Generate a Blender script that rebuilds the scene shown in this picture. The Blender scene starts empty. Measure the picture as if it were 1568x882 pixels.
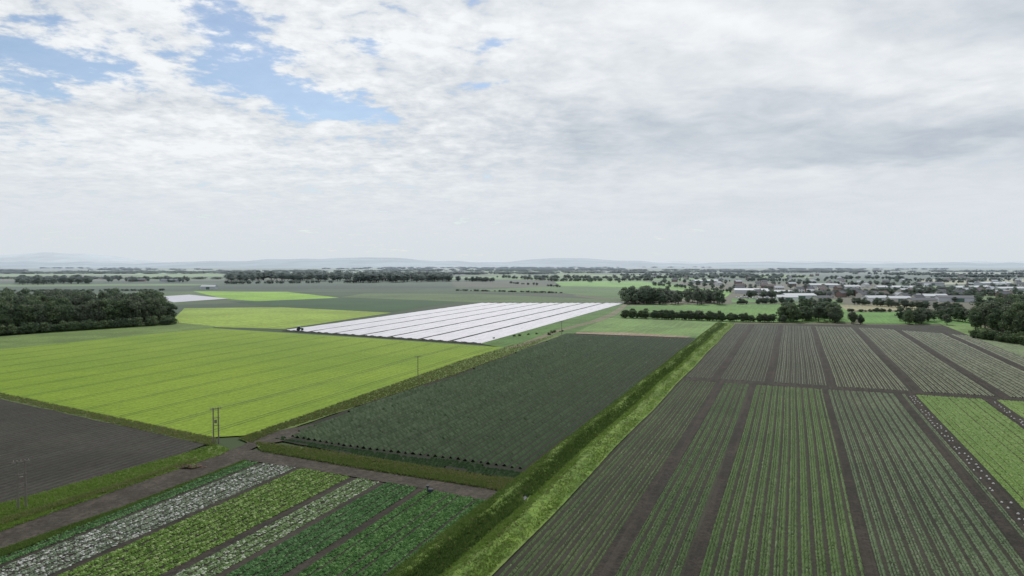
import bpy, math, random
import numpy as np
from mathutils import Vector
random.seed(7); rng=np.random.default_rng(7)
sc=bpy.context.scene
H=42.0; F=1060.0; PITCH=math.atan(37/F)
cp,sp=math.cos(PITCH),math.sin(PITCH)

# ---------- survey helper: bearings measured on the photo -> ground coordinates (metres)
def G(px,py,z=0.0):
    x=(px-784)/F; y=-(py-441)/F
    dy=cp+y*sp; dz=-sp+y*cp
    t=(H-z)/-dz
    return (x*t,dy*t)
TH=math.atan(430/F)      # bearing of the drilled rows, right-hand fields
TL=math.atan(385/F)      # bearing of the rows, left-hand fields
def to_uv(p,th): 
    s,c=math.sin(th),math.cos(th); return (p[0]*s+p[1]*c, p[0]*c-p[1]*s)
def from_uv(u,v,th):
    s,c=math.sin(th),math.cos(th); return (u*s+v*c, u*c-v*s)

# ---------- nodes helpers
class NT:
    def __init__(s,tree): s.t=tree; s.n=tree.nodes; s.l=tree.links
    def put(s,sock,val):
        if hasattr(val,'is_output'): s.l.new(val,sock)
        else:
            if isinstance(val,(tuple,list)) and len(val)==3 and sock.type=='RGBA': val=(*val,1)
            sock.default_value=val
    def m(s,op,a,b=None,c=None,clamp=False):
        n=s.n.new('ShaderNodeMath'); n.operation=op; n.use_clamp=clamp
        for i,v in enumerate((a,b,c)):
            if v is not None: s.put(n.inputs[i],v)
        return n.outputs[0]
    def mix(s,f,a,b):
        n=s.n.new('ShaderNodeMix'); n.data_type='RGBA'
        s.put(n.inputs[0],f); s.put(n.inputs[6],a); s.put(n.inputs[7],b); return n.outputs[2]
    def noise(s,vec,scale,detail=4,rough=0.55,dist=0.0):
        n=s.n.new('ShaderNodeTexNoise'); s.put(n.inputs['Vector'],vec)
        n.inputs['Scale'].default_value=scale; n.inputs['Detail'].default_value=detail
        n.inputs['Roughness'].default_value=rough; n.inputs['Distortion'].default_value=dist
        return n.outputs[0]
    def ss(s,x,a,b):
        n=s.n.new('ShaderNodeMapRange'); n.interpolation_type='SMOOTHSTEP'
        s.put(n.inputs[0],x); n.inputs[1].default_value=a; n.inputs[2].default_value=b
        return n.outputs[0]
    def comb(s,x,y,z):
        n=s.n.new('ShaderNodeCombineXYZ'); s.put(n.inputs[0],x); s.put(n.inputs[1],y); s.put(n.inputs[2],z); return n.outputs[0]
    def sep(s,v):
        n=s.n.new('ShaderNodeSeparateXYZ'); s.put(n.inputs[0],v); return n.outputs
def newmat(name):
    m=bpy.data.materials.new(name); m.use_nodes=True
    t=NT(m.node_tree); b=m.node_tree.nodes['Principled BSDF']
    b.inputs['Roughness'].default_value=0.9
    b.inputs['Specular IOR Level'].default_value=0.12
    return m,t,b
def pos(t):
    return t.n.new('ShaderNodeNewGeometry').outputs['Position']
def bump(t,b,h,strength,dist):
    n=t.n.new('ShaderNodeBump'); n.inputs['Strength'].default_value=strength; n.inputs['Distance'].default_value=dist
    t.put(n.inputs['Height'],h); t.l.new(n.outputs[0],b.inputs['Normal'])
# distance haze painted into base colour : depends only on where the surface stands
def haze_tint(t,col,L=4800.0,hz=(.36,.415,.465)):
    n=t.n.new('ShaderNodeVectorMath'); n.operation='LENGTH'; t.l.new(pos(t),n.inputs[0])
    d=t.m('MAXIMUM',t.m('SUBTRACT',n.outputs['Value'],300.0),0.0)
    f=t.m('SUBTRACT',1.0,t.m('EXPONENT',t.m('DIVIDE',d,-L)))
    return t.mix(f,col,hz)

def rotuv(t,th):
    p=t.sep(pos(t)); s,c=math.sin(th),math.cos(th)
    u=t.m('ADD',t.m('MULTIPLY',p[0],s),t.m('MULTIPLY',p[1],c))
    v=t.m('SUBTRACT',t.m('MULTIPLY',p[0],c),t.m('MULTIPLY',p[1],s))
    return u,v
def field_mat(name,c1,c2,c3=None,th=TH,period=0,stripe=0.3,fine=1.6,big=0.03,bmp=0.25,streak=0.35,mott=.6):
    """soil / sward: large patches, fine mottling, streaks along the working direction, optional drill lines"""
    m,t,b=newmat(name); P=pos(t)
    u,v=rotuv(t,th)
    n1=t.noise(P,big,5,0.6); n2=t.noise(P,fine,5,0.75)
    st=t.noise(t.comb(t.m('MULTIPLY',u,0.02),t.m('MULTIPLY',v,0.8),0.0),1.0,4,0.6)
    col=t.mix(t.ss(n1,0.36,0.64),c1,c2)
    dark=tuple(x*0.5 for x in c1); light=tuple(min(1,x*1.4) for x in c2)
    col=t.mix(t.m('MULTIPLY',t.ss(n2,0.60,0.38),mott),col,dark)
    col=t.mix(t.m('MULTIPLY',t.ss(st,0.45,0.68),streak),col,c3 if c3 else light)
    h=n2
    if period:
        w=t.m('SINE',t.m('MULTIPLY',t.m('ADD',v,t.m('MULTIPLY',t.noise(P,0.15,2),0.3)),2*math.pi/period))
        col=t.mix(t.m('MULTIPLY',t.ss(w,-0.2,0.7),stripe),col,dark)
        h=t.m('ADD',n2,t.m('MULTIPLY',w,-0.4))
    t.l.new(haze_tint(t,col),b.inputs['Base Color'])
    if bmp: bump(t,b,h,bmp,0.3)
    return m
def leaf_mat(name,c1,c2,c3=None,transl=0.25,big=0.05,L=4000.,patch=.35):
    """plants: colour from a per-plant attribute + patchiness"""
    m,t,b=newmat(name); P=pos(t)
    a=t.n.new('ShaderNodeAttribute'); a.attribute_name='rnd'
    oi=t.n.new('ShaderNodeObjectInfo')
    n1=t.noise(P,big,4,0.65)
    f=t.m('ADD',t.m('MULTIPLY',a.outputs['Fac'],1-patch),t.m('MULTIPLY',t.ss(n1,0.35,0.65),patch))
    col=t.mix(f,c1,c2)
    if c3: col=t.mix(t.ss(a.outputs['Fac'],0.72,0.86),col,c3)
    col=t.mix(t.m('MULTIPLY',oi.outputs['Random'],0.35),col,tuple(x*0.5 for x in c1))
    col=haze_tint(t,col,L,(.46,.515,.57))
    t.l.new(col,b.inputs['Base Color']); b.inputs['Roughness'].default_value=0.65
    if transl:
        tr=t.n.new('ShaderNodeBsdfTranslucent'); t.l.new(col,tr.inputs[0])
        mx=t.n.new('ShaderNodeMixShader'); mx.inputs[0].default_value=transl
        t.l.new(b.outputs[0],mx.inputs[1]); t.l.new(tr.outputs[0],mx.inputs[2])
        t.l.new(mx.outputs[0],m.node_tree.nodes['Material Output'].inputs[0])
    return m
def plain_mat(name,c,rough=0.8,var=0.15,scale=3,metal=0):
    m,t,b=newmat(name); n=t.noise(pos(t),scale,4)
    t.l.new(haze_tint(t,t.mix(n,tuple(x*(1-var) for x in c),tuple(min(1,x*(1+var)) for x in c))),b.inputs['Base Color'])
    b.inputs['Roughness'].default_value=rough; b.inputs['Metallic'].default_value=metal
    return m

# ---------- mesh helpers
def link(o,parent=None):
    sc.collection.objects.link(o)
    if parent: o.parent=parent
    return o
def np_mesh(name,V,Fc,mats,attr=None,midx=None,smooth=False):
    V=np.asarray(V,dtype=np.float32); Fc=np.asarray(Fc,dtype=np.int32); k=Fc.shape[1]
    me=bpy.data.meshes.new(name)
    me.vertices.add(len(V)); me.vertices.foreach_set('co',V.ravel())
    me.loops.add(Fc.size); me.loops.foreach_set('vertex_index',Fc.ravel())
    me.polygons.add(len(Fc)); me.polygons.foreach_set('loop_start',np.arange(0,Fc.size,k,dtype=np.int32))
    for m in mats: me.materials.append(m)
    if midx is not None: me.polygons.foreach_set('material_index',np.asarray(midx,dtype=np.int32))
    me.update(calc_edges=True)
    if attr is not None:
        a=me.attributes.new('rnd','FLOAT','POINT'); a.data.foreach_set('value',np.asarray(attr,dtype=np.float32))
    me.polygons.foreach_set('use_smooth',np.full(len(Fc),smooth))
    return me
def pymesh(name,V,Fs,mat,parent=None):
    me=bpy.data.meshes.new(name); me.from_pydata(V,[],Fs); me.materials.append(mat); me.update()
    return link(bpy.data.objects.new(name,me),parent)
def sheet(name,px,mat,z,world=False):
    pts=px if world else [G(*p) for p in px]
    out=[]
    n=len(pts)
    for i in range(n):
        a=Vector(pts[i]); b=Vector(pts[(i+1)%n]); L=(b-a).length
        k=max(1,min(60,int(L/max(3.0,0.02*((a+b)/2).length))))
        nr=Vector((-(b-a).y,(b-a).x)).normalized() if L>0 else Vector((0,0))
        for j in range(k):
            q=a.lerp(b,j/k)
            if j: q=q+nr*random.uniform(-1,1)*min(0.35,0.0016*q.length)
            out.append((q.x,q.y,z))
    return pymesh(name,out,[list(range(len(out)))],mat)
def inside(poly,x,y):
    x=np.asarray(x); y=np.asarray(y); r=np.zeros(x.shape,bool); n=len(poly)
    for i in range(n):
        x0,y0=poly[i]; x1,y1=poly[(i+1)%n]
        if y0==y1: continue
        c=((y0>y)!=(y1>y))&(x<(x1-x0)*(y-y0)/(y1-y0)+x0); r^=c
    return r
def box(V,Fs,cx,cy,cz,sx,sy,sz):
    b=len(V)
    for dz in(-1,1):
        for dx,dy in((-1,-1),(1,-1),(1,1),(-1,1)): V.append((cx+dx*sx/2,cy+dy*sy/2,cz+dz*sz/2))
    for f in((0,3,2,1),(4,5,6,7),(0,1,5,4),(1,2,6,5),(2,3,7,6),(3,0,4,7)): Fs.append([b+i for i in f])
def tube(V,Fs,p0,p1,r0,r1,n=8):
    b=len(V); p0=Vector(p0);p1=Vector(p1); d=(p1-p0).normalized(); q=d.to_track_quat('Z','Y')
    for p,r in((p0,r0),(p1,r1)):
        for i in range(n):
            a=2*math.pi*i/n; V.append(tuple(p+q@Vector((r*math.cos(a),r*math.sin(a),0))))
    for i in range(n): j=(i+1)%n; Fs.append([b+i,b+j,b+n+j,b+n+i])
    Fs.append([b+i for i in range(n)][::-1]); Fs.append([b+n+i for i in range(n)])

def crop_rows(name,poly,th,period,offs,h,w,mat,z0=0.05,jit=0.35,gap=0.0,k=300.0,skip=()):
    """low ridges of foliage along every drilled row; segment length grows away from the near end"""
    P=[to_uv(p,th) for p in poly]
    umin=min(p[0] for p in P); umax=max(p[0] for p in P)
    vmin=min(p[1] for p in P); vmax=max(p[1] for p in P)
    us=[umin]
    while us[-1]<umax: us.append(us[-1]+max(0.33,abs(us[-1])/k))
    us=np.array(us); VV=[];FF=[];AA=[];base=0
    s,c=math.sin(th),math.cos(th)
    v0=math.floor(vmin/period)*period
    while v0<vmax:
        for o in offs:
            v=v0+o
            if any(a<v<b for a,b in skip): continue
            xs=[]
            for i in range(len(P)):
                a=P[i]; b=P[(i+1)%len(P)]
                if (a[1]>v)!=(b[1]>v): xs.append(a[0]+(v-a[1])*(b[0]-a[0])/(b[1]-a[1]))
            xs.sort()
            rowh=random.uniform(.82,1.18)
            for q in range(0,len(xs)-1,2):
                u=us[(us>=xs[q])&(us<=xs[q+1])]
                n=len(u)
                if n<2: continue
                u=u+rng.uniform(-.1,.1,n)
                hh=h*rowh*(1+jit*rng.uniform(-1,1,n)); 
                if gap: hh=np.where(rng.random(n)<gap,0.01,hh)
                ww=w*rowh*(0.5+0.5*hh/h)*rng.uniform(.8,1.2,n)
                vv=v+rng.normal(0,0.03,n)+.12*np.sin(u*.045+v*.02)
                ra=random.random()
                for dv,zz in((-ww/2,np.zeros(n)),(rng.normal(0,0.04,n),hh),(ww/2,np.zeros(n))):
                    V=vv+dv
                    VV.append(np.stack([u*s+V*c,u*c-V*s,z0+zz],1)); AA.append(rng.random(n)*.75+ra*.25)
                i=np.arange(n-1)+base
                FF.append(np.stack([i,i+1,i+1+n,i+n],1)); FF.append(np.stack([i+n,i+n+1,i+1+2*n,i+2*n],1))
                base+=3*n
        v0+=period
    me=np_mesh(name,np.concatenate(VV),np.concatenate(FF)[:,::-1],[mat],np.concatenate(AA))
    return link(bpy.data.objects.new(name,me))

def clumps(name,xy,z,r,h,mat,sides=6,attr=None,spiky=False):
    """many small leafy plants as one mesh"""
    n=len(xy); x=xy[:,0]; y=xy[:,1]; z=np.broadcast_to(z,(n,))
    r=r*rng.uniform(.65,1.3,n); h=h*rng.uniform(.6,1.3,n); a0=rng.uniform(0,6.28,n)
    at=rng.random(n) if attr is None else attr
    V=np.zeros((n,sides+1,3)); 
    V[:,0]=np.stack([x+rng.normal(0,.2,n)*r,y+rng.normal(0,.2,n)*r,z+h],1)
    for i in range(sides):
        a=a0+2*math.pi*i/sides; rr=r*rng.uniform(.6,1.2,n)
        zz=z+(h*rng.uniform(0,.45,n) if not spiky else 0)
        V[:,i+1]=np.stack([x+rr*np.cos(a),y+rr*np.sin(a),zz],1)
    b=np.arange(n)[:,None]*(sides+1)
    Fc=np.concatenate([np.concatenate([b,b+1+i,b+1+(i+1)%sides],1) for i in range(sides)])
    A=np.repeat(at,sides+1)
    me=np_mesh(name,V.reshape(-1,3),Fc,[mat],A)
    return link(bpy.data.objects.new(name,me))
def tufts(name,xyz,h,mat,blades=4,parent=None):
    """ragged grass: crossed leaning blades, one mesh"""
    n=len(xyz); V=[];A=[]
    at=rng.random(n)
    for k in range(blades):
        a=rng.uniform(0,6.28,n); w=h*rng.uniform(.12,.3,n); hh=h*rng.uniform(.5,1.25,n)
        ox=rng.normal(0,h*.3,n); oy=rng.normal(0,h*.3,n)
        bx=xyz[:,0]+ox; by=xyz[:,1]+oy; lean=hh*rng.uniform(.3,1.3,n); la=rng.uniform(0,6.28,n)
        V.append(np.stack([np.stack([bx-w*np.cos(a),by-w*np.sin(a),xyz[:,2]],1),
                 np.stack([bx+w*np.cos(a),by+w*np.sin(a),xyz[:,2]],1),
                 np.stack([bx+lean*np.cos(la),by+lean*np.sin(la),xyz[:,2]+hh],1)],1)); A.append(np.repeat(at,3))
    V=np.concatenate(V).reshape(-1,3); Fc=np.arange(len(V)).reshape(-1,3)
    me=np_mesh(name,V,Fc,[mat],np.concatenate(A))
    return link(bpy.data.objects.new(name,me),parent)
def scatter_poly(poly,n):
    P=np.array(poly); out=np.zeros((0,2))
    lo=P.min(0);hi=P.max(0)
    while len(out)<n:
        q=rng.uniform(lo,hi,(n*2,2)); q=q[inside(poly,q[:,0],q[:,1])]; out=np.concatenate([out,q])
    return out[:n]
def scatter_view(px,n):
    q=scatter_poly(px,n); return np.array([G(a,b) for a,b in q])

# ================= WORLD / SKY =================
w=bpy.data.worlds.new("World"); sc.world=w; w.use_nodes=True
t=NT(w.node_tree); bg=w.node_tree.nodes['Background']; STR=0.1
bg.inputs['Strength'].default_value=STR
SUN_EL=42; SUN_AZ=4
sky=t.n.new('ShaderNodeTexSky'); sky.sky_type='NISHITA'; sky.sun_disc=False
sky.sun_elevation=math.radians(SUN_EL); sky.sun_rotation=math.radians(SUN_AZ); sky.air_density=1.0; sky.dust_density=0.3; sky.ozone_density=2.0
D=t.n.new('ShaderNodeTexCoord').outputs['Generated']
x,y,z=t.sep(D)
z=t.m('MAXIMUM',z,0.0)
az=t.m('ARCTAN2',x,y); el=t.m('ARCSINE',z)
zz=t.m('ADD',z,0.13)
PL=t.comb(t.m('DIVIDE',x,zz),t.m('DIVIDE',y,zz),0.0)
wx=t.m('MULTIPLY',t.m('SUBTRACT',t.noise(PL,1.8,4,0.6),0.5),0.28)
wy=t.m('MULTIPLY',t.m('SUBTRACT',t.noise(t.comb(t.m('DIVIDE',y,zz),t.m('DIVIDE',x,zz),7.0),1.8,4,0.6),0.5),0.11)
azw=t.m('ADD',az,wx); elw=t.m('ADD',el,wy)
def gs(px,py,sx,sy,amp,rot=0,warp=True):
    u=(px-784)/F; v=(404-py)/F; a0=math.atan(u); e0=math.atan(v*math.cos(a0))
    A=t.m('SUBTRACT',azw if warp else az,a0); E=t.m('SUBTRACT',elw if warp else el,e0)
    c,s=math.cos(rot),math.sin(rot)
    p=t.m('ADD',t.m('MULTIPLY',A,c*F/sx),t.m('MULTIPLY',E,s*F/sx))
    q=t.m('ADD',t.m('MULTIPLY',A,-s*F/sy),t.m('MULTIPLY',E,c*F/sy))
    r=t.m('ADD',t.m('MULTIPLY',p,p),t.m('MULTIPLY',q,q))
    return t.m('MULTIPLY',t.m('EXPONENT',t.m('MULTIPLY',r,-1.0)),amp)
def summ(L):
    o=L[0]
    for q in L[1:]: o=t.m('ADD',o,q)
    return o
gaps=summ([gs(440,150,120,26,0.56,-0.15),gs(385,88,48,48,0.50),gs(95,75,110,30,0.50),gs(20,125,60,14,0.26),gs(525,172,60,14,0.36),
           gs(590,76,60,11,0.30),gs(770,60,46,9,0.32),gs(770,125,26,9,.26),gs(330,12,70,15,.30),gs(40,210,60,10,.2),gs(-300,60,200,40,.3)])
n1=t.noise(PL,1.1,4,0.55); n2=t.noise(PL,4.5,6,0.58,0.4); n3=t.noise(PL,15.0,4,0.6,0.2)
left=t.ss(az,0.30,-0.20)
Dn=summ([t.m('MULTIPLY',t.m('SUBTRACT',n1,0.5),0.7),t.m('MULTIPLY',t.m('SUBTRACT',n2,0.5),1.15),
         t.m('MULTIPLY',t.m('SUBTRACT',n3,0.5),t.m('ADD',.30,t.m('MULTIPLY',left,.60)))])
dens=t.m('SUBTRACT',t.m('ADD',Dn,t.m('ADD',0.60,t.m('MULTIPLY',left,-0.10))),gaps)
cov=t.m('ADD',t.m('MULTIPLY',t.ss(dens,0.05,0.38),.84),.16)
amp=t.m('ADD',0.5,t.m('MULTIPLY',left,0.45))
amp=t.m('MULTIPLY',amp,t.ss(el,0.0,0.2))
lum=summ([t.m('MULTIPLY',t.m('MULTIPLY',Dn,1.2),amp),0.63,
   gs(900,55,420,60,0.16),gs(1230,80,260,28,0.24,-0.22),gs(300,235,460,55,0.20),gs(1420,125,180,13,0.18,-.1),gs(450,50,300,60,0.18),gs(1300,262,280,15,0.16,.05),
   gs(900,215,200,40,-0.28),gs(1420,215,260,38,-0.42),gs(1490,40,160,45,-0.32),gs(1180,170,160,22,-0.20),gs(640,245,180,20,-0.10),gs(1100,320,300,20,-.08),gs(250,160,160,12,-.16,.1),gs(700,110,120,14,-.12)])
lum=t.m('ADD',lum,0.0,clamp=True)
S=1/STR
cc=t.mix(lum,tuple(v*S for v in(.40,.465,.545)),tuple(v*S for v in(.92,.945,.965)))
c=t.mix(cov,sky.outputs[0],cc)
hz=t.m('EXPONENT',t.m('MULTIPLY',el,-1/0.06))
c=t.mix(t.m('MULTIPLY',hz,0.92),c,tuple(v*S for v in(.68,.735,.77)))
t.l.new(c,bg.inputs['Color'])

sd=bpy.data.lights.new('sun','SUN'); sd.energy=3.1; sd.angle=math.radians(3); sd.color=(1,.955,.88)
so=link(bpy.data.objects.new('sun',sd)); so.rotation_euler=(-math.radians(90-SUN_EL),0,-math.radians(SUN_AZ))

# ================= MATERIALS =================
M_wheat=field_mat('wheat',(.130,.215,.018),(.180,.265,.024),(.22,.285,.042),th=TL,period=3.0,stripe=.14,fine=1.1,big=.015,bmp=.8,streak=.18,mott=.5)
M_soil=field_mat('dark_soil',(.026,.023,.019),(.043,.037,.031),(.055,.047,.038),th=TH,fine=1.2,big=.12,bmp=.8,streak=.5,mott=.7)
M_soilR=field_mat('bed_soil',(.030,.031,.022),(.044,.042,.032),th=TH,period=1.83,stripe=.5,fine=2.0,bmp=.5)
M_soilL=field_mat('brown_soil',(.032,.030,.026),(.050,.046,.040),(.042,.052,.032),th=TL,period=1.8,stripe=.35,fine=1.0,big=.04,bmp=.8,streak=.5)
M_track=field_mat('dirt_track',(.046,.039,.032),(.074,.063,.052),(.036,.034,.026),th=TL,fine=1.2,big=.15,bmp=.8,streak=.7,mott=.7)
M_peat=field_mat('peat',(.014,.017,.010),(.020,.022,.014),th=TH,fine=2,bmp=.5)
M_grass=field_mat('verge_grass',(.075,.120,.028),(.11,.16,.040),(.15,.175,.065),fine=.9,big=.08,bmp=.7)
M_grassD=field_mat('rough_grass',(.06,.095,.03),(.095,.135,.045),(.14,.15,.07),fine=.8,big=.05,bmp=.7)
M_grassB=field_mat('lush_grass',(.085,.15,.028),(.145,.225,.042),(.19,.23,.08),fine=.8,big=.12,bmp=.8,mott=.8)
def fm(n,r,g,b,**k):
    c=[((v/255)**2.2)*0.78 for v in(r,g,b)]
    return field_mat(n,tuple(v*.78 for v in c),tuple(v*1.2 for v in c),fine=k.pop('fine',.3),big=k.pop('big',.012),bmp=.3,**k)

# ================= GROUND =================
m,t,b=newmat('farmland'); P=pos(t)
mp=t.n.new('ShaderNodeMapping'); mp.inputs['Rotation'].default_value=(0,0,TH); mp.inputs['Scale'].default_value=(1/420,1/650,1)
t.l.new(P,mp.inputs[0])
vo=t.n.new('ShaderNodeTexVoronoi'); vo.inputs['Scale'].default_value=1; vo.distance='CHEBYCHEV'; t.l.new(mp.outputs[0],vo.inputs['Vector'])
rr=t.n.new('ShaderNodeValToRGB'); rr.color_ramp.interpolation='CONSTANT'
cols=[(.05,.075,.03),(.10,.15,.04),(.03,.05,.025),(.10,.09,.06),(.16,.25,.05),(.06,.085,.04),(.27,.27,.18),(.035,.055,.022),(.09,.14,.05),(.045,.05,.035)]
while len(rr.color_ramp.elements)<len(cols): rr.color_ramp.elements.new(0.5)
for i,cv in enumerate(cols): rr.color_ramp.elements[i].position=i/len(cols); rr.color_ramp.elements[i].color=(*cv,1)
t.l.new(t.sep(vo.outputs['Color'])[0],rr.inputs[0])
cg=t.mix(t.m('MULTIPLY',t.noise(P,.02,5),.35),rr.outputs[0],(.05,.07,.03))
t.l.new(haze_tint(t,cg),b.inputs['Base Color'])
R=40000
pymesh('ground',[(-R,-3000,0),(R,-3000,0),(R,R,0),(-R,R,0)],[[0,1,2,3]],m)

# ================= FIELDS =================
L1,L4,L5=.03,.12,.15
far=[
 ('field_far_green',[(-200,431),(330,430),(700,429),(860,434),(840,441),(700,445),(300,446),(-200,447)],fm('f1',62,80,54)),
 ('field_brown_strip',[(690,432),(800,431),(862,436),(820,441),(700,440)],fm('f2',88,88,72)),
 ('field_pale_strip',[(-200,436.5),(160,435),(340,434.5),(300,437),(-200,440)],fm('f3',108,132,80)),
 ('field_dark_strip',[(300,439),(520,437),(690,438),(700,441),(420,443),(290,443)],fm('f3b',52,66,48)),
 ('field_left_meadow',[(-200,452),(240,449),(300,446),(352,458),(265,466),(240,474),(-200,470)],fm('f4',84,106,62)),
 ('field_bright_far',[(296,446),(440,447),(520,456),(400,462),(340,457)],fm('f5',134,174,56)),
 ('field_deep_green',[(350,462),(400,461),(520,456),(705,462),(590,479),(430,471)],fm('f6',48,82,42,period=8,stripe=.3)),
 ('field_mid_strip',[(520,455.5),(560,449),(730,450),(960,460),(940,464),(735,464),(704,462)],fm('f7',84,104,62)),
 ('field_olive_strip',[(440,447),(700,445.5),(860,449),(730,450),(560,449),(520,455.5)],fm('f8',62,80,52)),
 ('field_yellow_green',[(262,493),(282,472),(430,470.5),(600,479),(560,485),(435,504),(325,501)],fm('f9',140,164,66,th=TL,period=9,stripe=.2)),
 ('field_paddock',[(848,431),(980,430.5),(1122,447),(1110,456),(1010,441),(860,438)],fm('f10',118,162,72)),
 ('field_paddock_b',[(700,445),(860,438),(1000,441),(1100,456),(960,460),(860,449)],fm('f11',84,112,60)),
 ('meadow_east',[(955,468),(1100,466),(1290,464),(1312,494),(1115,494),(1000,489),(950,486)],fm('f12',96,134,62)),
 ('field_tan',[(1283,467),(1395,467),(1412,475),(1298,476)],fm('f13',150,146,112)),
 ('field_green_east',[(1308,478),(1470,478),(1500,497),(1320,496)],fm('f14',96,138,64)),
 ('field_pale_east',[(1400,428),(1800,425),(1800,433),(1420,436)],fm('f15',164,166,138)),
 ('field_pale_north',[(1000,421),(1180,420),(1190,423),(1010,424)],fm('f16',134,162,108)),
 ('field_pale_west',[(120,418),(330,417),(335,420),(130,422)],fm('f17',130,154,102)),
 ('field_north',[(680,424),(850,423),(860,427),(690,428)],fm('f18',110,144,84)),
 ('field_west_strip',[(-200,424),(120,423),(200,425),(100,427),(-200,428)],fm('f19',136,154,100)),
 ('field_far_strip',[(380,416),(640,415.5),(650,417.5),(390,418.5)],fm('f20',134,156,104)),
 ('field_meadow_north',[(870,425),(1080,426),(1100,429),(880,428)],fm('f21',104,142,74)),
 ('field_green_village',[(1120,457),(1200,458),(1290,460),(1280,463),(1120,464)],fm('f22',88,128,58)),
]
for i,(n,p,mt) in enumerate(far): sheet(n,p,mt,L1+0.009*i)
sheet('rough_pasture',[(-500,545),(0,516),(265,494),(330,500),(325,504),(0,538),(-500,580)],fm('rp',100,122,62,fine=.8,big=.04),.25)
sheet('wheat_field',[(-300,560),(0,536),(325,503),(560,518),(775,533),(700,557),(385,668),(312,672),(0,605),(-300,563)],M_wheat,.27)
sheet('brown_field',[(-400,560),(0,609),(318,681),(280,697),(0,775),(-400,892)],M_soilL,.28)
sheet('field_margin_grass',[(-300,552),(0,604),(312,671),(330,672),(330,686),(318,683),(0,612),(-300,560)],M_grassD,.29)
sheet('rough_grassland',[(735,527),(955,465),(1000,489),(1116,494),(1072,519),(880,511),(866,512),(775,534)],fm('rg',84,116,58,fine=.7,big=.05),.26)
sheet('meadow_pale',[(930,487),(1113,494),(1080,514),(1050,517),(885,508)],fm('mp',108,136,78,fine=.8,big=.03),.28)
sheet('bare_patch',[(884,509),(960,510),(1060,516),(1050,518),(880,512)],fm('bp',142,128,110,fine=.8,big=.05),.30)
sheet('farm_track',[(772,534),(800,526),(845,508),(905,492),(935,480),(955,466),(962,466),(945,482),(918,493),(858,508),(812,527),(790,533)],fm('ft',118,116,92,fine=.8,big=.05),.31)
sheet('verge',[(365,673),(700,555),(775,532),(850,514),(868,511),(800,538),(700,575),(560,619),(430,663),(385,682)],M_grass,.29)
DARK=[(868,511),(1073,518.5),(802,738),(700,722),(560,702),(410,673),(560,619),(700,573)]
sheet('potato_field',DARK,M_peat,.30)
sheet('dirt_apron',[(340,697),(372,684),(392,672),(432,660),(500,648),(470,665),(430,678),(400,683),(380,692),(376,707)],M_track,.33)
sheet('track_verge',[(-300,865),(0,775),(280,697),(330,682),(352,690),(340,698),(180,753),(0,817),(-300,925)],M_grass,.30)
sheet('dirt_track',[(-300,925),(0,815),(180,752),(340,697),(362,688),(380,692),(376,706),(180,782),(0,845),(-300,965)],M_track,.31)
sheet('dirt_track_east',[(372,690),(400,692),(560,720),(745,749),(785,762),(768,772),(742,769),(650,751),(460,719),(376,707)],M_track,.32)
sheet('hedge_bank',[(392,679),(480,690),(600,709),(750,733),(802,737),(815,745),(796,762),(745,750),(560,721),(400,693)],M_grass,.34)
LET=[(376,708),(460,719),(555,736),(650,751),(745,769),(640,850),(480,985),(-600,1100),(-200,925),(0,858)]
sheet('lettuce_soil',LET,M_soil,.29)
sheet('lettuce_verge',[(745,768),(800,760),(800,775),(620,905),(560,960),(500,960),(640,850)],M_grass,.30)

# east block (right of the ditch)
ue=lambda px,py:to_uv(G(px,py),TH)
V0=-36.8; V1=96.0
UF=ue(1115,496)[0]
def quad(name,u0,u1,v0,v1,mat,z,u0b=None,u1b=None):
    pts=[from_uv(u0,v0,TH),from_uv(u1,v0,TH),from_uv(u1 if u1b is None else u1b,v1,TH),from_uv(u0 if u0b is None else u0b,v1,TH)]
    return sheet(name,pts,mat,z,True)
cornerR=G(1445,499)
EAST=[from_uv(40,V0,TH),from_uv(UF,V0,TH),cornerR,from_uv(to_uv(cornerR,TH)[0]-330,150,TH),from_uv(40,150,TH)]
sheet('east_field_soil',EAST,M_soilR,.27,True)
sheet('east_verge',[(1440,497),(1490,497),(1800,590),(1800,650),(1600,560)],fm('ev',112,140,80,fine=.8,big=.05),.29)

hA=G(1043,581); hB=G(1700,622)
a_=to_uv(hA,TH); b_=to_uv(hB,TH)
def mid_u(v): 
    k=(v-a_[1])/(b_[1]-a_[1]); return a_[0]+k*(b_[0]-a_[0])
quad('headland_track',mid_u(V0)-2.6,mid_u(V0)+2.6,V0,110,M_soil,.30,mid_u(110)-2.6,mid_u(110)+2.6)
tr=[ue(px,882)[1] for px in (925,1060,1335,1595)]
TW=(3.0,1.9,1.8,1.8)
trf=[ue(1150,500)[1],ue(1195,500)[1],ue(1245,500)[1],ue(1310,503)[1],ue(1370,503)[1],ue(1430,503)[1]]
for v,wd in zip(tr,TW):
    quad('wheel_track',40,mid_u(v),v-wd/2,v+wd/2,M_soil,.315)
for i,v in enumerate(trf):
    quad('wheel_track',mid_u(v)-2,UF-8,v-1.4,v+1.4,M_soil,.325)
skipN=[(v-w_/2,v+w_/2) for v,w_ in zip(tr,TW)]
skipF=[(v-1.5,v+1.5) for v in trf]
def epoly(v0,v1,near=True,m=2.9):
    if near: return [from_uv(62,v0,TH),from_uv(mid_u(v0)-m,v0,TH),from_uv(mid_u(v1)-m,v1,TH),from_uv(62,v1,TH)]
    return [from_uv(mid_u(v0)+m,v0,TH),from_uv(UF,v0,TH),from_uv(UF,50,TH),from_uv(UF-max(0,(v1-50))*.7,v1,TH),from_uv(mid_u(v1)+m,v1,TH)]
G_a=leaf_mat('crop_a',(.050,.085,.030),(.085,.125,.045),(.12,.15,.07),transl=0,big=.03,patch=.6)
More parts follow.
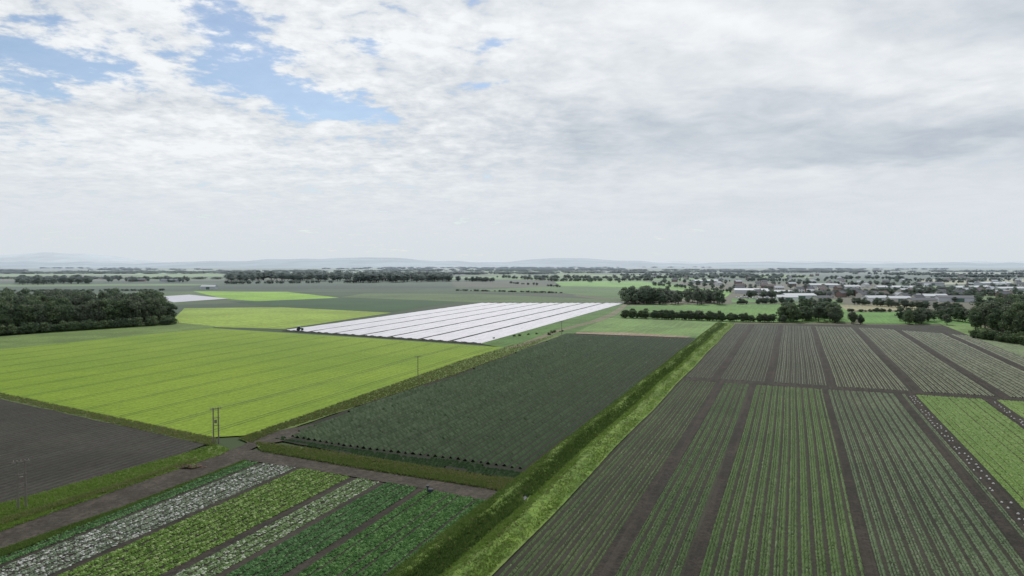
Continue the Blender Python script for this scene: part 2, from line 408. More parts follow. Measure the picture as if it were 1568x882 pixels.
G_b=leaf_mat('crop_b',(.062,.112,.036),(.105,.160,.056),(.15,.19,.10),transl=0,big=.03,patch=.6)
G_b2=leaf_mat('crop_b2',(.060,.104,.038),(.104,.152,.062),(.15,.185,.10),transl=0,big=.025,patch=.6)
G_c=leaf_mat('crop_c',(.058,.092,.044),(.100,.138,.070),(.15,.17,.11),transl=0,big=.03,patch=.6)
G_d=leaf_mat('crop_d',(.090,.170,.028),(.135,.225,.042),(.18,.24,.07),transl=0,patch=.5)
G_f=leaf_mat('crop_far',(.058,.080,.040),(.098,.118,.062),(.13,.14,.09),transl=0,big=.02,patch=.6)
G_f2=leaf_mat('crop_far_b',(.050,.066,.040),(.085,.100,.062),(.11,.12,.08),transl=0,big=.02,patch=.6)
offs=(0.2,0.63,1.06)
crop_rows('leek_rows',epoly(V0+.8,tr[0]),TH,1.83,(0.2,0.9),.20,.40,G_a,.27,gap=.05,skip=skipN,jit=.25)
crop_rows('leek_rows',epoly(tr[0],tr[1]),TH,1.83,offs,.22,.36,G_b2,.27,gap=.04,skip=skipN,jit=.25)
crop_rows('leek_rows',epoly(tr[1],tr[2]),TH,1.83,offs,.24,.38,G_b,.27,gap=.03,skip=skipN,jit=.25)
VD=ue(1400,614)[1]
crop_rows('leek_rows',epoly(tr[2],VD-1.4),TH,1.83,offs,.20,.36,G_c,.27,gap=.04,skip=skipN,jit=.25)
VE=ue(1512,612)[1]
crop_rows('carrot_rows',epoly(VD+2.0,VE-1.4),TH,1.83,(0.1,.5,.9,1.3),.22,.40,G_d,.27,gap=.02)
crop_rows('carrot_rows',epoly(VE+2.2,VE+50),TH,1.83,(0.1,.5,.9,1.3),.22,.40,G_d,.27,gap=.02)
crop_rows('onion_rows',epoly(V0+.8,trf[2],False),TH,1.83,(0.2,0.9),.18,.44,G_f2,.27,gap=.05,skip=skipF,k=220)
crop_rows('onion_rows',epoly(trf[2],112,False),TH,1.83,(0.2,0.9),.18,.46,G_f,.27,gap=.04,skip=skipF,k=220)
bagm=plain_mat('bag',(.5,.5,.48))
for v,e in ((VD,0),(VE,0)):
    V=[];Fs=[]; u=62
    while u<mid_u(v)-6:
        for q in range(2):
            if random.random()<.7:
                pu=u+random.uniform(-.8,.8); pv=v+(.5 if q else -.5)+random.uniform(-.3,.3); cx,cy=from_uv(pu,pv,TH)
                b0=len(V); a=random.uniform(0,3)
                for zz_,sc_ in((0,.8),(.12,1.0),(.26,.55)):
                    for i in range(8):
                        rx=.25*sc_*math.cos(i*math.pi/4); ry=.16*sc_*math.sin(i*math.pi/4)
                        V.append((cx+rx*math.cos(a)-ry*math.sin(a),cy+rx*math.sin(a)+ry*math.cos(a),.32+zz_))
                for rg in(0,8):
                    for i in range(8): j=(i+1)%8; Fs.append([b0+rg+i,b0+rg+j,b0+rg+8+j,b0+rg+8+i])
                Fs.append([b0+16+i for i in range(8)])
        u+=2.8
    pymesh('sandbag_row',V,Fs,bagm)
    quad('sandbag_path',40,mid_u(v)-2,v-1.3,v+1.3,M_soil,.31)

# potato ridges
POT=[G(*p) for p in [(866,513),(1068,520),(805,722),(700,706),(560,690),(440,670),(560,622),(700,576)]]
G_p=leaf_mat('potato_leaf',(.028,.060,.020),(.042,.086,.028),(.052,.100,.036),transl=.1,big=.02,patch=.6)
crop_rows('potato_rows',POT,TH-.015,1.83,(0.5,),.50,1.15,G_p,.30,jit=.12,gap=.005,k=260)
HD=[G(*p) for p in [(430,672),(560,692),(700,709),(802,725),(797,735),(700,720),(560,701),(418,674)]]
crop_rows('potato_headland_rows',HD,TH-math.pi/2+.05,1.4,(0.0,),.36,.8,G_p,.30,gap=.08,k=260)

# lettuce beds
vL=lambda px:to_uv(G(px,882),TL)[1]
LW=[G(*p) for p in LET]
def lettuce(name,pxa,pxb,mat,r,h,sp,spu,dens=1.0):
    a,b=vL(pxa)+.35,vL(pxb)-.35
    vs=np.arange(a,b,sp); us=np.arange(50,200,spu)
    U,Vv=np.meshgrid(us,vs); k=rng.random(U.shape)<dens
    bed=((Vv-a)%1.85)>0.24
    U=U[k&bed]+rng.normal(0,.05,(k&bed).sum()); Vv=Vv[k&bed]+rng.normal(0,.04,(k&bed).sum())
    s,c=math.sin(TL),math.cos(TL); X=U*s+Vv*c; Y=U*c-Vv*s
    ok=inside(LW,X,Y); xy=np.stack([X[ok],Y[ok]],1)
    clumps(name,xy,.28,r,h,mat)
l1=leaf_mat('lettuce_dark',(.045,.11,.035),(.075,.165,.05),(.10,.20,.07),transl=.1)
l2=leaf_mat('lettuce_pale',(.10,.15,.08),(.27,.30,.24),(.60,.60,.58),big=.5,transl=.1,patch=.45)
l3=leaf_mat('lettuce_lime',(.08,.165,.025),(.17,.27,.05),(.30,.39,.15),big=.4,transl=.1,patch=.5)
l4=leaf_mat('lettuce_green',(.05,.13,.03),(.08,.18,.05),(.12,.23,.07),transl=.1)
l2b=leaf_mat('lettuce_pale_green',(.10,.18,.055),(.21,.29,.13),(.50,.53,.43),big=.5,transl=.1,patch=.45)
lettuce('lettuce_bed_dark',-104,-30,l1,.24,.26,.37,.37)
lettuce('lettuce_bed_pale',-30,84,l2,.23,.20,.37,.37,.9)
lettuce('lettuce_bed_lime',90,258,l3,.25,.26,.37,.38,.95)
lettuce('lettuce_bed_pale',265,345,l2b,.24,.22,.37,.37,.9)
lettuce('lettuce_bed_dark',345,443,l1,.27,.28,.37,.37)
lettuce('lettuce_bed_green',450,628,l4,.25,.26,.40,.36)

# tramlines in the wheat
WP=[G(*p) for p in [(-300,560),(0,537),(325,504),(560,519),(770,533),(700,556),(385,666),(312,670),(0,603),(-300,561)]]
tm=field_mat('tramline',(.070,.115,.016),(.10,.155,.024),fine=1,bmp=.4)
Pw=[to_uv(p,TL+.01) for p in WP]; V=[];Fs=[]
v=-400.0
while v<-60:
    for dv in(-.9,.9):
        vv=v+dv; xs=[]
        for i in range(len(Pw)):
            a=Pw[i];b_2=Pw[(i+1)%len(Pw)]
            if (a[1]>vv)!=(b_2[1]>vv): xs.append(a[0]+(vv-a[1])*(b_2[0]-a[0])/(b_2[1]-a[1]))
        xs.sort()
        for q in range(0,len(xs)-1,2):
            if xs[q+1]-xs[q]<3: continue
            us=np.arange(xs[q]+1,xs[q+1]-1,6.0)
            for i in range(len(us)-1):
                b0=len(V)
                o0=.15*math.sin(us[i]*.1+v); o1=.15*math.sin(us[i+1]*.1+v)
                for uu,o in((us[i],o0),(us[i+1],o1)):
                    for e in(-.26,.26): V.append((*from_uv(uu,vv+o+e,TL+.01),.285))
                Fs.append([b0,b0+2,b0+3,b0+1])
    v+=18
pymesh('tramlines',V,Fs,tm)

# ================= DITCH =================
prof=[(-49.2,.28),(-48.2,.75),(-47.0,.95),(-45.6,.35),(-44.9,.16),(-43.2,.16),(-42.5,.40),(-41.4,.75),(-40.2,.72),(-38.4,.45),(-36.6,.25)]
pv=np.array([p[0] for p in prof]); pz=np.array([p[1] for p in prof])
vs=np.linspace(-49.2,-36.6,22); us=[50]
while us[-1]<UF: us.append(us[-1]+max(1.0,us[-1]/90))
us=np.array(us); V=[];Fs=[]
def dz(u): return -.12*math.exp(-((u-113.5)/2.5)**2)
for u in us:
    for v in vs:
        zz_=np.interp(v,pv,pz)*(1+.12*math.sin(u*.21+v)+random.uniform(-.1,.1))+(dz(u) if -45.3<v<-42.8 else 0); X,Y=from_uv(u,v+.25*math.sin(u*.07),TH); V.append((X,Y,zz_+.16))
nv=len(vs)
for i in range(len(us)-1):
    for j in range(nv-1): Fs.append([i*nv+j,(i+1)*nv+j,(i+1)*nv+j+1,i*nv+j+1])
o=pymesh('ditch_banks',V,Fs,M_grassB); o.data.polygons.foreach_set('use_smooth',[True]*len(Fs))
mw,t,b=newmat('water'); b.inputs['Base Color'].default_value=(.02,.025,.02,1); b.inputs['Roughness'].default_value=.08; b.inputs['Specular IOR Level'].default_value=.5
bump(t,b,t.noise(pos(t),1.5,3),.1,.05)
quadp=[from_uv(111.5,-44.6,TH),from_uv(115.5,-44.6,TH),from_uv(115.5,-43.4,TH),from_uv(111.5,-43.4,TH)]
pymesh('ditch_water',[(*p,.275) for p in quadp],[[0,1,2,3]],mw)
T_lush=leaf_mat('tall_grass_lush',(.11,.20,.034),(.17,.265,.050),(.22,.27,.09),transl=.4,big=.15,patch=.5)
T_mid=leaf_mat('tall_grass_mid',(.075,.14,.028),(.13,.20,.045),(.18,.22,.08),transl=.4,big=.15,patch=.5)
T_dark=leaf_mat('tall_grass_dark',(.050,.10,.022),(.085,.145,.034),(.13,.17,.05),transl=.35)
T_dry=leaf_mat('tall_grass_dry',(.11,.155,.040),(.16,.185,.07),(.24,.22,.12),transl=.4)
def ditch_t(name,v0,v1,n,h,mat,hole=False):
    u=np.exp(rng.uniform(math.log(70),math.log(UF),n)); v=rng.uniform(v0,v1,n); v=v+.25*np.sin(u*.07)
    if hole: k=(u<111.8)|(u>115.4); u=u[k]; v=v[k]
    s,c=math.sin(TH),math.cos(TH)
    tufts(name,np.stack([u*s+v*c,u*c-v*s,np.interp(v,pv,pz)+.14],1),h,mat)
ditch_t('bank_grass',-49.4,-46.4,9000,.36,T_mid)
ditch_t('bank_grass',-46.6,-45.2,5000,.42,T_dark)
ditch_t('ditch_reeds',-45.4,-43.0,6000,.48,T_dark,True)
ditch_t('bank_grass',-42.9,-41.0,6000,.34,T_lush)
ditch_t('bank_grass',-41.2,-39.6,3000,.22,T_mid)
ditch_t('bank_grass',-39.4,-37.0,5000,.28,T_lush)
ditch_t('bank_grass',-49.4,-37.0,2500,.36,T_dry,True)
def verge_t(name,px,n,h,mat,z=.3):
    q=scatter_view(px,n); tufts(name,np.concatenate([q,np.full((n,1),z)],1),h,mat)
verge_t('verge_grass',[(392,679),(480,690),(600,709),(750,733),(802,737),(815,745),(796,762),(745,750),(560,721),(400,693)],7000,.45,T_dry,.33)
verge_t('verge_grass',[(400,684),(560,712),(745,742),(745,750),(560,721),(400,693)],3000,.45,T_mid,.33)
verge_t('verge_grass',[(0,775),(280,697),(330,682),(352,690),(340,698),(180,753),(0,817),(-100,855),(-100,805)],9000,.34,T_lush)
verge_t('verge_grass',[(0,800),(180,745),(300,705),(300,708),(180,751),(0,808)],2500,.45,T_dry)
verge_t('verge_grass',[(745,768),(800,760),(800,775),(620,905),(560,930),(640,850)],5000,.36,T_mid)
verge_t('verge_grass',[(365,673),(700,555),(775,532),(850,514),(800,538),(700,575),(560,619),(430,660),(385,680)],8000,.36,T_dry)
verge_t('verge_grass',[(0,603),(312,669),(330,672),(330,686),(318,683),(0,611)],4000,.35,T_dry)
verge_t('verge_grass',[(0,845),(180,782),(376,706),(376,709),(180,787),(0,857)],3000,.3,T_mid)

# ================= FLEECE (white field) =================
mwh,t,b=newmat('crop_fleece'); u_,v_=rotuv(t,TH-.06)
nn=t.noise(t.comb(t.m('MULTIPLY',u_,.05),t.m('MULTIPLY',v_,.9),0),1,5,.7)
t.l.new(haze_tint(t,t.mix(t.ss(nn,.3,.7),(.32,.32,.37),(.46,.46,.51))),b.inputs['Base Color']); b.inputs['Roughness'].default_value=.55
bump(t,b,nn,.5,.4)
par=link(bpy.data.objects.new('crop_fleece_cover',None))
A=[G(435,506),G(740,526.5)]; B=[G(735,464.5),G(957,464.5)]
ns=7
for i in range(ns):
    f0=i/ns; f1=(i+1)/ns; a0=Vector(A[0]).lerp(Vector(A[1]),f0); a1=Vector(A[0]).lerp(Vector(A[1]),f1)
    b0=Vector(B[0]).lerp(Vector(B[1]),f0); b1=Vector(B[0]).lerp(Vector(B[1]),f1)
    V=[];Fs=[];NU=50;NV=24
    for iu in range(NU+1):
        p=a0.lerp(b0,iu/NU); q=a1.lerp(b1,iu/NU); wdt=(q-p).length; g=min(.25,(2.2,3.6)[i%2]/wdt)
        for iv in range(NV+1):
            k=g/2+(1-g)*iv/NV; r=p.lerp(q,k)
            zz_=.45+.15*math.sin(math.pi*iv/4)+random.uniform(-.08,.08) if 0<iv<NV else .26
            V.append((r.x,r.y,zz_))
    for iu in range(NU):
        for iv in range(NV): c0=iu*(NV+1)+iv; Fs.append([c0,c0+1,c0+NV+2,c0+NV+1])
    pymesh('fleece_strip_%d'%i,V,Fs,mwh,par)
sheet('fleece_soil',[(430,507),(735,463.5),(962,464),(742,528)],fm('fs',50,56,42),.245)
sheet('crop_fleece_cover_far',[(236,455),(290,451.5),(350,457.5),(266,463.5)],mwh,.34)

# ================= TREES =================
bark=plain_mat('bark',(.06,.05,.04))
lf=[leaf_mat('foliage_dark',(.038,.068,.022),(.072,.115,.036),(.11,.155,.05),transl=.3,L=2300.),
    leaf_mat('foliage_mid',(.052,.090,.027),(.10,.15,.045),(.14,.19,.06),transl=.3,L=2300.),
    leaf_mat('foliage_grey',(.056,.078,.038),(.10,.128,.06),(.14,.165,.085),transl=.3,L=2300.)]
def tree_mesh(name,seed,h,cw,cb,ncl,nl,leaf,mat,shape=1.0):
    r=np.random.default_rng(seed); V=[];Fq=[];A=[];MI=[]
    def cone(p0,p1,r0,r1,n=6):
        b=len(V); d=Vector(p1)-Vector(p0); q=d.normalized().to_track_quat('Z','Y')
        for p,rr in((p0,r0),(p1,r1)):
            for i in range(n):
                a=6.283*i/n; V.append(tuple(Vector(p)+q@Vector((rr*math.cos(a),rr*math.sin(a),0)))); A.append(.5)
        for i in range(n): j=(i+1)%n; Fq.append((b+i,b+j,b+n+j,b+n+i)); MI.append(0)
    tr0=h*.022+.05
    cone((0,0,-.2),(r.normal(0,.2),r.normal(0,.2),h*cb),tr0,tr0*.75); cone((0,0,h*cb),(0,0,h*.85),tr0*.75,tr0*.15)
    cs=[]
    for i in range(ncl):
        while True:
            p=r.uniform(-1,1,3)
            if .25<np.linalg.norm(p)<1: break
        zc=h*(cb+(1-cb)*.5)+p[2]*h*(1-cb)*.42
        taper=1-.35*max(0,p[2])**2*shape
        c=np.array([p[0]*cw*.40*taper,p[1]*cw*.40*taper,zc]); cs.append(c)
    for c in cs[:7]: cone((0,0,h*cb*.9+(c[2]-h*cb)*.3),tuple(c),tr0*.35,.04,4)
    for c in cs:
        rad=min(cw,18)*r.uniform(.11,.21); base=r.random()*.65
        d=r.normal(size=(nl,3)); d/=np.linalg.norm(d,axis=1)[:,None]; rr=rad*r.uniform(.55,1.08,nl)**.6
        P=c+d*rr[:,None]*np.array([1.1,1.1,.8])
        nrm=d+r.normal(0,.5,(nl,3)); nrm/=np.linalg.norm(nrm,axis=1)[:,None]
        t1=np.cross(nrm,r.normal(size=(nl,3))); t1/=np.linalg.norm(t1,axis=1)[:,None]; t2=np.cross(nrm,t1)
        s=leaf*r.uniform(.5,1.2,nl)[:,None]
        b=len(V); Q=np.stack([P-t1*s,P-t2*s*.7,P+t1*s,P+t2*s*.7],1).reshape(-1,3)
        V.extend(map(tuple,Q)); a_=np.clip(base+r.random(nl)*.35,0,1); A.extend(np.repeat(a_,4))
        for k in range(nl): Fq.append((b+4*k,b+4*k+1,b+4*k+2,b+4*k+3)); MI.append(1)
    return np_mesh(name,V,Fq,[bark,mat],A,MI)
trees=[tree_mesh('tree_a',1,18,11,.12,34,75,.50,lf[0]),tree_mesh('tree_b',2,18,13,.08,40,75,.52,lf[1]),
       tree_mesh('tree_c',3,18,10,.08,32,75,.48,lf[0]),tree_mesh('tree_d',4,18,12,.12,38,75,.5,lf[2]),
       tree_mesh('tree_e',5,18,12,.06,36,75,.5,lf[1],2.0)]
# low belts seen from afar: long irregular clumps of canopy
belts=[tree_mesh('belt_a',21,18,90,.02,90,45,1.1,lf[0]),tree_mesh('belt_b',22,18,90,.02,90,45,1.1,lf[2])]
poplar=tree_mesh('tree_f',8,18,5.5,.08,30,60,.42,lf[1],2.5)
bush=[tree_mesh('bush_a',11,5,6.5,.02,16,60,.32,lf[0]),tree_mesh('bush_b',12,5,7,.02,16,60,.32,lf[1])]
def mass(name,px,n,h0,h1,kinds=None,wide=1.0,base=18.0,pts=None):
    e=link(bpy.data.objects.new(name,None)); q=scatter_poly(px,n) if pts is None else pts
    for (a,b) in q:
        X,Y=G(a,b); h=random.uniform(h0,h1)
        o=bpy.data.objects.new('tree',random.choice(kinds or trees)); s=h/base
        o.location=(X,Y,0); o.scale=(s*wide*random.uniform(.9,1.2),s*wide*random.uniform(.9,1.2),s); o.rotation_euler=(0,0,random.uniform(0,6.28))
        link(o,e)
def line(name,x0,y0,x1,y1,n,h0,h1,**k):
    f=np.sort(rng.random(n)); p=[(x0+(x1-x0)*g+random.uniform(-1.5,1.5),y0+(y1-y0)*g+random.uniform(-.15,.15)) for g in f]
    mass(name,None,n,h0,h1,pts=p,**k)
mass('woodland',[(-160,518),(0,512),(258,492),(240,480),(120,472),(-160,474)],240,17,22,wide=1.0)
line('woodland_edge',-160,522,262,495,85,14,20)
line('woodland_edge_shrubs',-160,524,266,497,90,4,7,kinds=bush,base=5)
mass('woodland_belt',[(350,431),(540,431),(535,425),(350,424)],130,16,25,wide=1.6)
mass('woodland_belt',[(545,434),(690,431),(680,426),(550,427)],150,18,25,wide=1.6,kinds=[trees[0],trees[2]])
mass('woodland_belt',[(20,437),(140,435),(135,431),(25,431)],70,13,19,wide=1.6,kinds=[trees[0],trees[2]])
mass('farm_trees',[(165,433),(285,434),(290,428),(160,427)],36,7,14,wide=1.4)
line('hedgerow',345,435,550,433,60,5,9,wide=1.8); line('hedgerow',685,430,755,432,24,8,14,wide=1.6); line('hedgerow',760,425,850,431,34,6,12,wide=1.6)
line('hedgerow',-50,447,250,445,90,2,4,wide=3); line('hedgerow',700,445,860,449,70,1.5,3,wide=3)
line('hedgerow',780,434,860,440,24,3,6,wide=2); line('hedgerow',0,427,340,427.5,60,4,8,kinds=belts,wide=1.0)
# long tree lines following the far field boundaries
for k in range(44):
    yb=406.2+ (k/43)**1.5*14; x0=random.uniform(-160,1400); L=random.uniform(120,380)
    line('distant_treeline',x0,yb,x0+L,yb+random.uniform(-.3,.3),int(L/(8 if yb<412 else 5.5))+4,6,13,kinds=belts,wide=1.1)
mass('distant_treeline',[(-60,408.6),(1630,409),(1630,406),(-60,406)],320,8,13,kinds=belts,wide=1.5)
for k in range(16):
    yb=random.uniform(413,428); x0=random.uniform(780,1450); L=random.uniform(100,260)
    line('hedgerow',x0,yb,x0+L,yb+random.uniform(-.5,1.5),int(L/2.6),5,12,wide=1.9)
for k in range(18):
    yb=random.uniform(430,458); x0=random.uniform(1110,1480); L=random.uniform(60,160)
    line('village_trees',x0,yb,x0+L,yb+random.uniform(-1,3),int(L/3),4,10,wide=1.5)
mass('village_trees',[(1130,452),(1630,468),(1630,430),(1000,428)],120,6,13,wide=1.35)
mass('village_trees',[(860,431),(1130,445),(1240,440),(1000,424),(860,424)],25,8,14,wide=1.4)
line('hedgerow',850,431,1000,430,60,5,10,wide=1.6)
line('hedgerow',1000,437,1130,449,40,3,8,wide=1.4)
mass('copse',[(955,466),(1010,467),(1110,467),(1110,463),(1000,458),(955,460)],60,8,18,wide=1.15)
mass('copse',[(952,465),(1000,466),(1000,462),(955,461)],14,16,20,wide=1.1)
line('hedgerow',950,487,1110,492,85,3.5,8.5,wide=1.4)
line('hedgerow',1110,492,1200,494,36,3,7,wide=1.4)
mass('copse',[(1195,495),(1290,495),(1285,484),(1205,484)],50,6,14,wide=1.15)
line('poplar_row',1228,489,1250,489,3,15,18,kinds=[poplar])
line('hedgerow',1125,466,1290,464,46,3,8,wide=1.4)
mass('copse',[(1370,497),(1452,498),(1450,490),(1375,489)],22,6,13,wide=1.15)
line('hedgerow',1300,495,1320,497,6,6,9)
mass('woodland_east',[(1490,516),(1700,545),(1700,486),(1500,484)],110,14,21)
line('woodland_east_edge',1488,517,1700,548,50,4,7,kinds=bush,base=5)
line('hedgerow',1440,488,1500,497,16,7,12,wide=1.2)
line('hedgerow',1300,466,1480,477,52,4,9,wide=1.4)
line('hedgerow',1300,478,1370,478,22,2,4,wide=1.8)
line('field_shrubs',745,520,865,508,9,.8,1.6,kinds=bush,base=5)
line('field_shrubs',840,515,850,508,3,1.2,2.0,kinds=bush,base=5)

# ================= HILLS =================
def hills(name,d,prof,hmin,seed,mh):
    V=[];Fs=[];NA=220;r=np.random.default_rng(seed)
    ph=r.uniform(0,6.28,6)
    for j,(dd,k) in enumerate(((-2500,0),(-1200,.55),(0,1),(2500,.6))):
        for i in range(NA+1):
            px=-300+2200*i/NA; a=math.atan((px-784)/F)
            hp=hmin+sum(A*math.exp(-((px-c)/w_)**2) for c,w_,A in prof)+sum(1.1/(q+1)*math.sin(px*.013*(q+1)*1.7+ph[q]) for q in range(6))
            D_=d+dd; hh=max(0,hp)*d/F+H
            V.append((D_*math.tan(a),D_,hh*k))
    for j in range(3):
        for i in range(NA): c0=j*(NA+1)+i; Fs.append([c0,c0+1,c0+NA+2,c0+NA+1])
    o=pymesh(name,V,Fs,mh); o.data.polygons.foreach_set('use_smooth',[True]*len(Fs))
def hm(name,c):  # blue-grey of the hills is mostly distance haze, put into the base colour
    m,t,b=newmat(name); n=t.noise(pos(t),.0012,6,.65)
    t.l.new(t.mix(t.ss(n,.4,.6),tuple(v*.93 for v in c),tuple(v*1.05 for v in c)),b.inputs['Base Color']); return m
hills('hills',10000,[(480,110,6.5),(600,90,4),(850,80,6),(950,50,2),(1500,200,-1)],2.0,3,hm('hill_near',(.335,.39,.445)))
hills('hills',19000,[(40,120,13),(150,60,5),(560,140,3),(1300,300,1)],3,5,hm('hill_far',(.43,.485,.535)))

# ================= BUILDINGS =================
brick=plain_mat('brick',(.20,.12,.10)); rend=plain_mat('render',(.48,.46,.42)); slate=plain_mat('slate',(.10,.10,.11)); tile=plain_mat('tile',(.14,.10,.09))
metal=plain_mat('sheet_metal',(.48,.50,.53),.5); glass=plain_mat('window_glass',(.04,.05,.06),.2); white=plain_mat('white_paint',(.7,.7,.7),.5); green=plain_mat('green_paint',(.05,.11,.07),.5)
def house(name,px,py,w_,d_,h_,rh,rot,wm,rm,win=True):
    X,Y=G(px,py); e=link(bpy.data.objects.new(name,None)); e.location=(X,Y,0); e.rotation_euler=(0,0,rot)
    a,b_=w_/2,d_/2
    V=[(-a,-b_,0),(a,-b_,0),(a,b_,0),(-a,b_,0),(-a,-b_,h_),(a,-b_,h_),(a,b_,h_),(-a,b_,h_),(-a,0,h_+rh),(a,0,h_+rh)]
    pymesh('walls',V,[[0,1,5,4],[2,3,7,6],[1,2,6,9,5],[3,0,4,8,7]],wm,e)
    o=.35; sl=rh/b_
    V=[(-a-o,-b_-o,h_-sl*o+.06),(a+o,-b_-o,h_-sl*o+.06),(a+o,0,h_+rh+.06),(-a-o,0,h_+rh+.06),(a+o,b_+o,h_-sl*o+.06),(-a-o,b_+o,h_-sl*o+.06)]
    V+=[(x_,y_,z_+.18) for x_,y_,z_ in V]
    pymesh('roof',V,[[6,7,8,9],[9,8,10,11],[3,2,1,0],[5,4,2,3],[0,1,7,6],[4,5,11,10],[1,2,8,7],[2,4,10,8],[0,6,9,3],[3,9,11,5]],rm,e)
    V=[];Fs=[]
    if win:
        n=max(2,int(w_/3))
        for s_ in(-1,1):
            for i in range(n):
                for zc in([1.5,4.0] if h_>4.5 else [1.5]):
                    if zc<2 and i==n//2: continue
                    box(V,Fs,-a+w_*(i+.5)/n,s_*b_,zc,1.1,.08,1.2)
        pymesh('windows',V,Fs,glass,e)
        V=[];Fs=[]; box(V,Fs,-a+w_*(n//2+.5)/n,-b_,1.05,1,.1,2.1); pymesh('door',V,Fs,green,e)
        V=[];Fs=[]; box(V,Fs,a-.8,0,h_+rh+.4,.9,.6,1.4); pymesh('chimney',V,Fs,brick,e)
    else:
        box(V,Fs,0,-b_,2,w_*.25,.1,4); pymesh('door',V,Fs,green,e)
HS=[(1215,452),(1240,447),(1262,450),(1288,455),(1305,449),(1332,455),(1350,448),(1385,459),(1405,462),(1440,456),(1470,452),(1500,449),(1325,440),(1420,441),(1180,443),(1540,455),(1100,437),(1270,436)]
HS+=[(random.uniform(1130,1600),random.uniform(432,460)) for _ in range(56)]+[(random.uniform(1000,1500),random.uniform(422,432)) for _ in range(18)]
for px,py in HS:
    house('brick_house',px,py,random.uniform(9,15),8,5.2,2.8,random.uniform(-.7,.7),random.choice([brick,rend,rend,white]),random.choice([slate,tile,slate,metal]))
for px,py,w_,d_,mt,rm in((1222,458,38,16,metal,metal),(1376,463,22,12,rend,metal),(1465,462,40,16,metal,slate),(1520,437,60,24,metal,metal),(1422,437,50,20,metal,slate),(1150,449,45,18,metal,metal),
        (1258,462,18,10,rend,slate),(262,432,42,16,metal,slate),(210,431,36,14,brick,slate),(1300,443,34,14,metal,metal),(1395,449,30,14,rend,metal),(1545,446,44,18,metal,metal),(320,443,24,9,metal,metal),
        (1205,461,22,11,white,metal),(1340,462,26,12,white,metal),(1190,452,40,14,metal,metal),(1425,459,34,14,white,metal),(1372,444,60,22,white,metal),(1260,440,50,20,metal,metal),(1485,444,70,24,white,metal),(1080,433,60,20,metal,metal),(1410,466,30,12,rend,slate)):
    house('farm_shed',px,py,w_,d_,4.6,2.2,random.uniform(-.3,.3),mt,rm,False)
def vehicle(name,X,Y,rot,mat,van=True,s=1):
    e=link(bpy.data.objects.new(name,None)); e.location=(X,Y,.15); e.rotation_euler=(0,0,rot); e.scale=(s,s,s)
    if van: pr=[(-2.5,.4),(2.4,.4),(2.55,1.1),(1.9,1.35),(1.2,2.2),(-2.45,2.25)]
    else: pr=[(-2.1,.4),(2.1,.4),(2.15,.85),(1.1,1.0),(.5,1.45),(-1.2,1.5),(-1.9,.95)]
    n=len(pr); V=[(x_,-.9,z_) for x_,z_ in pr]+[(x_,.9,z_) for x_,z_ in pr]
    pymesh('body',V,[list(range(n)),list(range(n,2*n))[::-1]]+[[i,i+n,(i+1)%n+n,(i+1)%n] for i in range(n)],mat,e)
    V=[];Fs=[]
    for wx_ in(-1.5,1.5):
        for wy_ in(-.92,.92): tube(V,Fs,(wx_,wy_-.1,.34),(wx_,wy_+.1,.34),.34,.34,12)
    pymesh('wheels',V,Fs,glass,e)
    V=[];Fs=[]
    if van: box(V,Fs,1.0,0,1.65,1.0,1.84,.5)
    else: box(V,Fs,-.2,0,1.2,1.6,1.84,.35)
    pymesh('side_windows',V,Fs,glass,e)
for i in range(22):
    X,Y=G(1128+i*3.1,455+random.uniform(0,4)); vehicle('parked_van' if i%2 else 'parked_car',X,Y,random.uniform(1,2),white if i%3 else metal,bool(i%2))
X,Y=G(459,507); e=link(bpy.data.objects.new('tractor',None)); e.location=(X,Y,.27); e.rotation_euler=(0,0,.5)
V=[];Fs=[]; box(V,Fs,1.1,0,1.25,2.2,.8,.8); box(V,Fs,-.6,0,1.1,1.6,1.0,.6); pymesh('bonnet',V,Fs,green,e)
V=[];Fs=[]; box(V,Fs,-.6,0,2.1,1.5,1.4,1.35); pymesh('cab',V,Fs,glass,e)
V=[];Fs=[]; box(V,Fs,-.6,0,2.85,1.7,1.6,.12); pymesh('cab_roof',V,Fs,white,e)
V=[];Fs=[]
for s_ in(-1,1): tube(V,Fs,(-.9,s_*.75,.85),(-.9,s_*1.2,.85),.85,.85,16); tube(V,Fs,(1.6,s_*.65,.55),(1.6,s_*1.0,.55),.55,.55,14)
tube(V,Fs,(1.2,.2,1.6),(1.2,.2,2.5),.05,.05,6)
pymesh('wheels',V,Fs,plain_mat('rubber',(.02,.02,.02)),e)

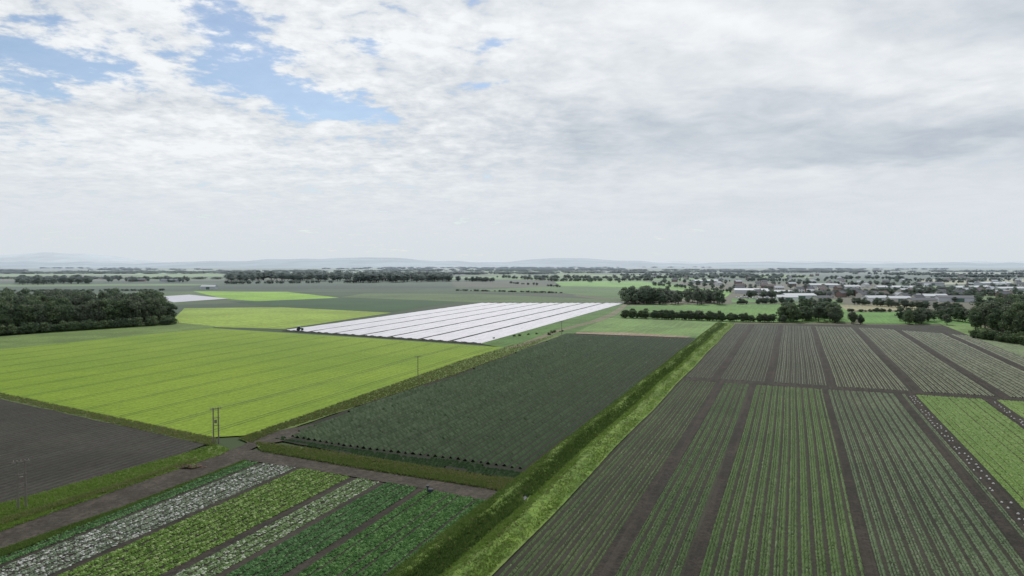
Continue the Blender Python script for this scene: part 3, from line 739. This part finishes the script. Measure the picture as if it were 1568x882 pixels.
# ================= POWER LINE =================
wood=plain_mat('pole_wood',(.16,.145,.13)); porc=plain_mat('insulator',(.3,.25,.22),.3); wire=plain_mat('wire',(.12,.12,.12))
tops=[]
def hpole(px,py,double,h_=8.6):
    X,Y=G(px,py); e=link(bpy.data.objects.new('utility_pole',None)); e.location=(X,Y,0); e.rotation_euler=(0,0,.62 if double else .3)
    V=[];Fs=[]
    if double:
        for s_ in(-.55,.55): tube(V,Fs,(s_,0,0),(s_,0,h_),.17,.12,10)
        pymesh('poles',V,Fs,wood,e); V=[];Fs=[]
        box(V,Fs,0,-.16,h_-.25,2.6,.12,.16); box(V,Fs,0,-.16,h_-2.4,1.6,.12,.14); box(V,Fs,0,-.16,h_-4.2,1.5,.1,.12); box(V,Fs,0,.2,h_-3.3,.5,.35,.8)
        pymesh('crossarms',V,Fs,wood,e)
    else:
        tube(V,Fs,(0,0,0),(0,0,h_),.16,.11,10); pymesh('pole',V,Fs,wood,e); V=[];Fs=[]
        box(V,Fs,0,-.15,h_-.3,2.2,.1,.14); pymesh('crossarms',V,Fs,wood,e)
    V=[];Fs=[]
    for x_ in(-1.05,0,1.05): tube(V,Fs,(x_,-.16,h_-.2),(x_,-.16,h_+.12),.07,.05,8)
    pymesh('insulators',V,Fs,porc,e)
    tops.append((X,Y,h_+.1))
hpole(34,781,True); hpole(331,680,True); hpole(640,581,False); hpole(860,512,False,8)
X,Y=G(-160,850); tops.insert(0,(X,Y,8.6))
V=[];Fs=[]
for a,b_ in zip(tops[:-1],tops[1:]):
    a=Vector(a); b_=Vector(b_); d=(b_-a).normalized(); n_=Vector((d.y,-d.x,0))
    for o_ in(-1.05,0,1.05):
        pr_=None
        for i in range(17):
            k=i/16; p=a.lerp(b_,k)+n_*o_; p.z-=4*1.3*k*(1-k)
            if pr_: tube(V,Fs,pr_,p,.012,.012,4)
            pr_=p
pymesh('power_lines',V,Fs,wire)

q=np.array(G(290,718))+rng.normal(0,1,(120,2))*np.array([1.1,.5])
dz_=np.exp(-((q-q.mean(0))**2).sum(1)/3)*.3
clumps('brush_heap',q,.3+dz_,.4,.25,leaf_mat('dead_brush',(.07,.05,.03),(.12,.08,.05),(.1,.14,.05)))
X,Y=G(655,756); V=[];Fs=[]; tube(V,Fs,(X,Y,.2),(X,Y,1.3),.12,.12,10); box(V,Fs,X,Y,1.4,.5,.5,.3); box(V,Fs,X+.5,Y,.55,.9,.6,.7); pymesh('irrigation_hydrant',V,Fs,glass)

# ================= CAMERA =================
cd=bpy.data.cameras.new('camera'); co=link(bpy.data.objects.new('camera',cd)); co.location=(0,0,H)
co.rotation_euler=(math.pi/2-PITCH,0,0); cd.sensor_width=36; cd.lens=36*F/1568; cd.clip_start=.5; cd.clip_end=100000
sc.camera=co
sc.view_settings.view_transform='Standard'; sc.view_settings.look='None'; sc.view_settings.exposure=0
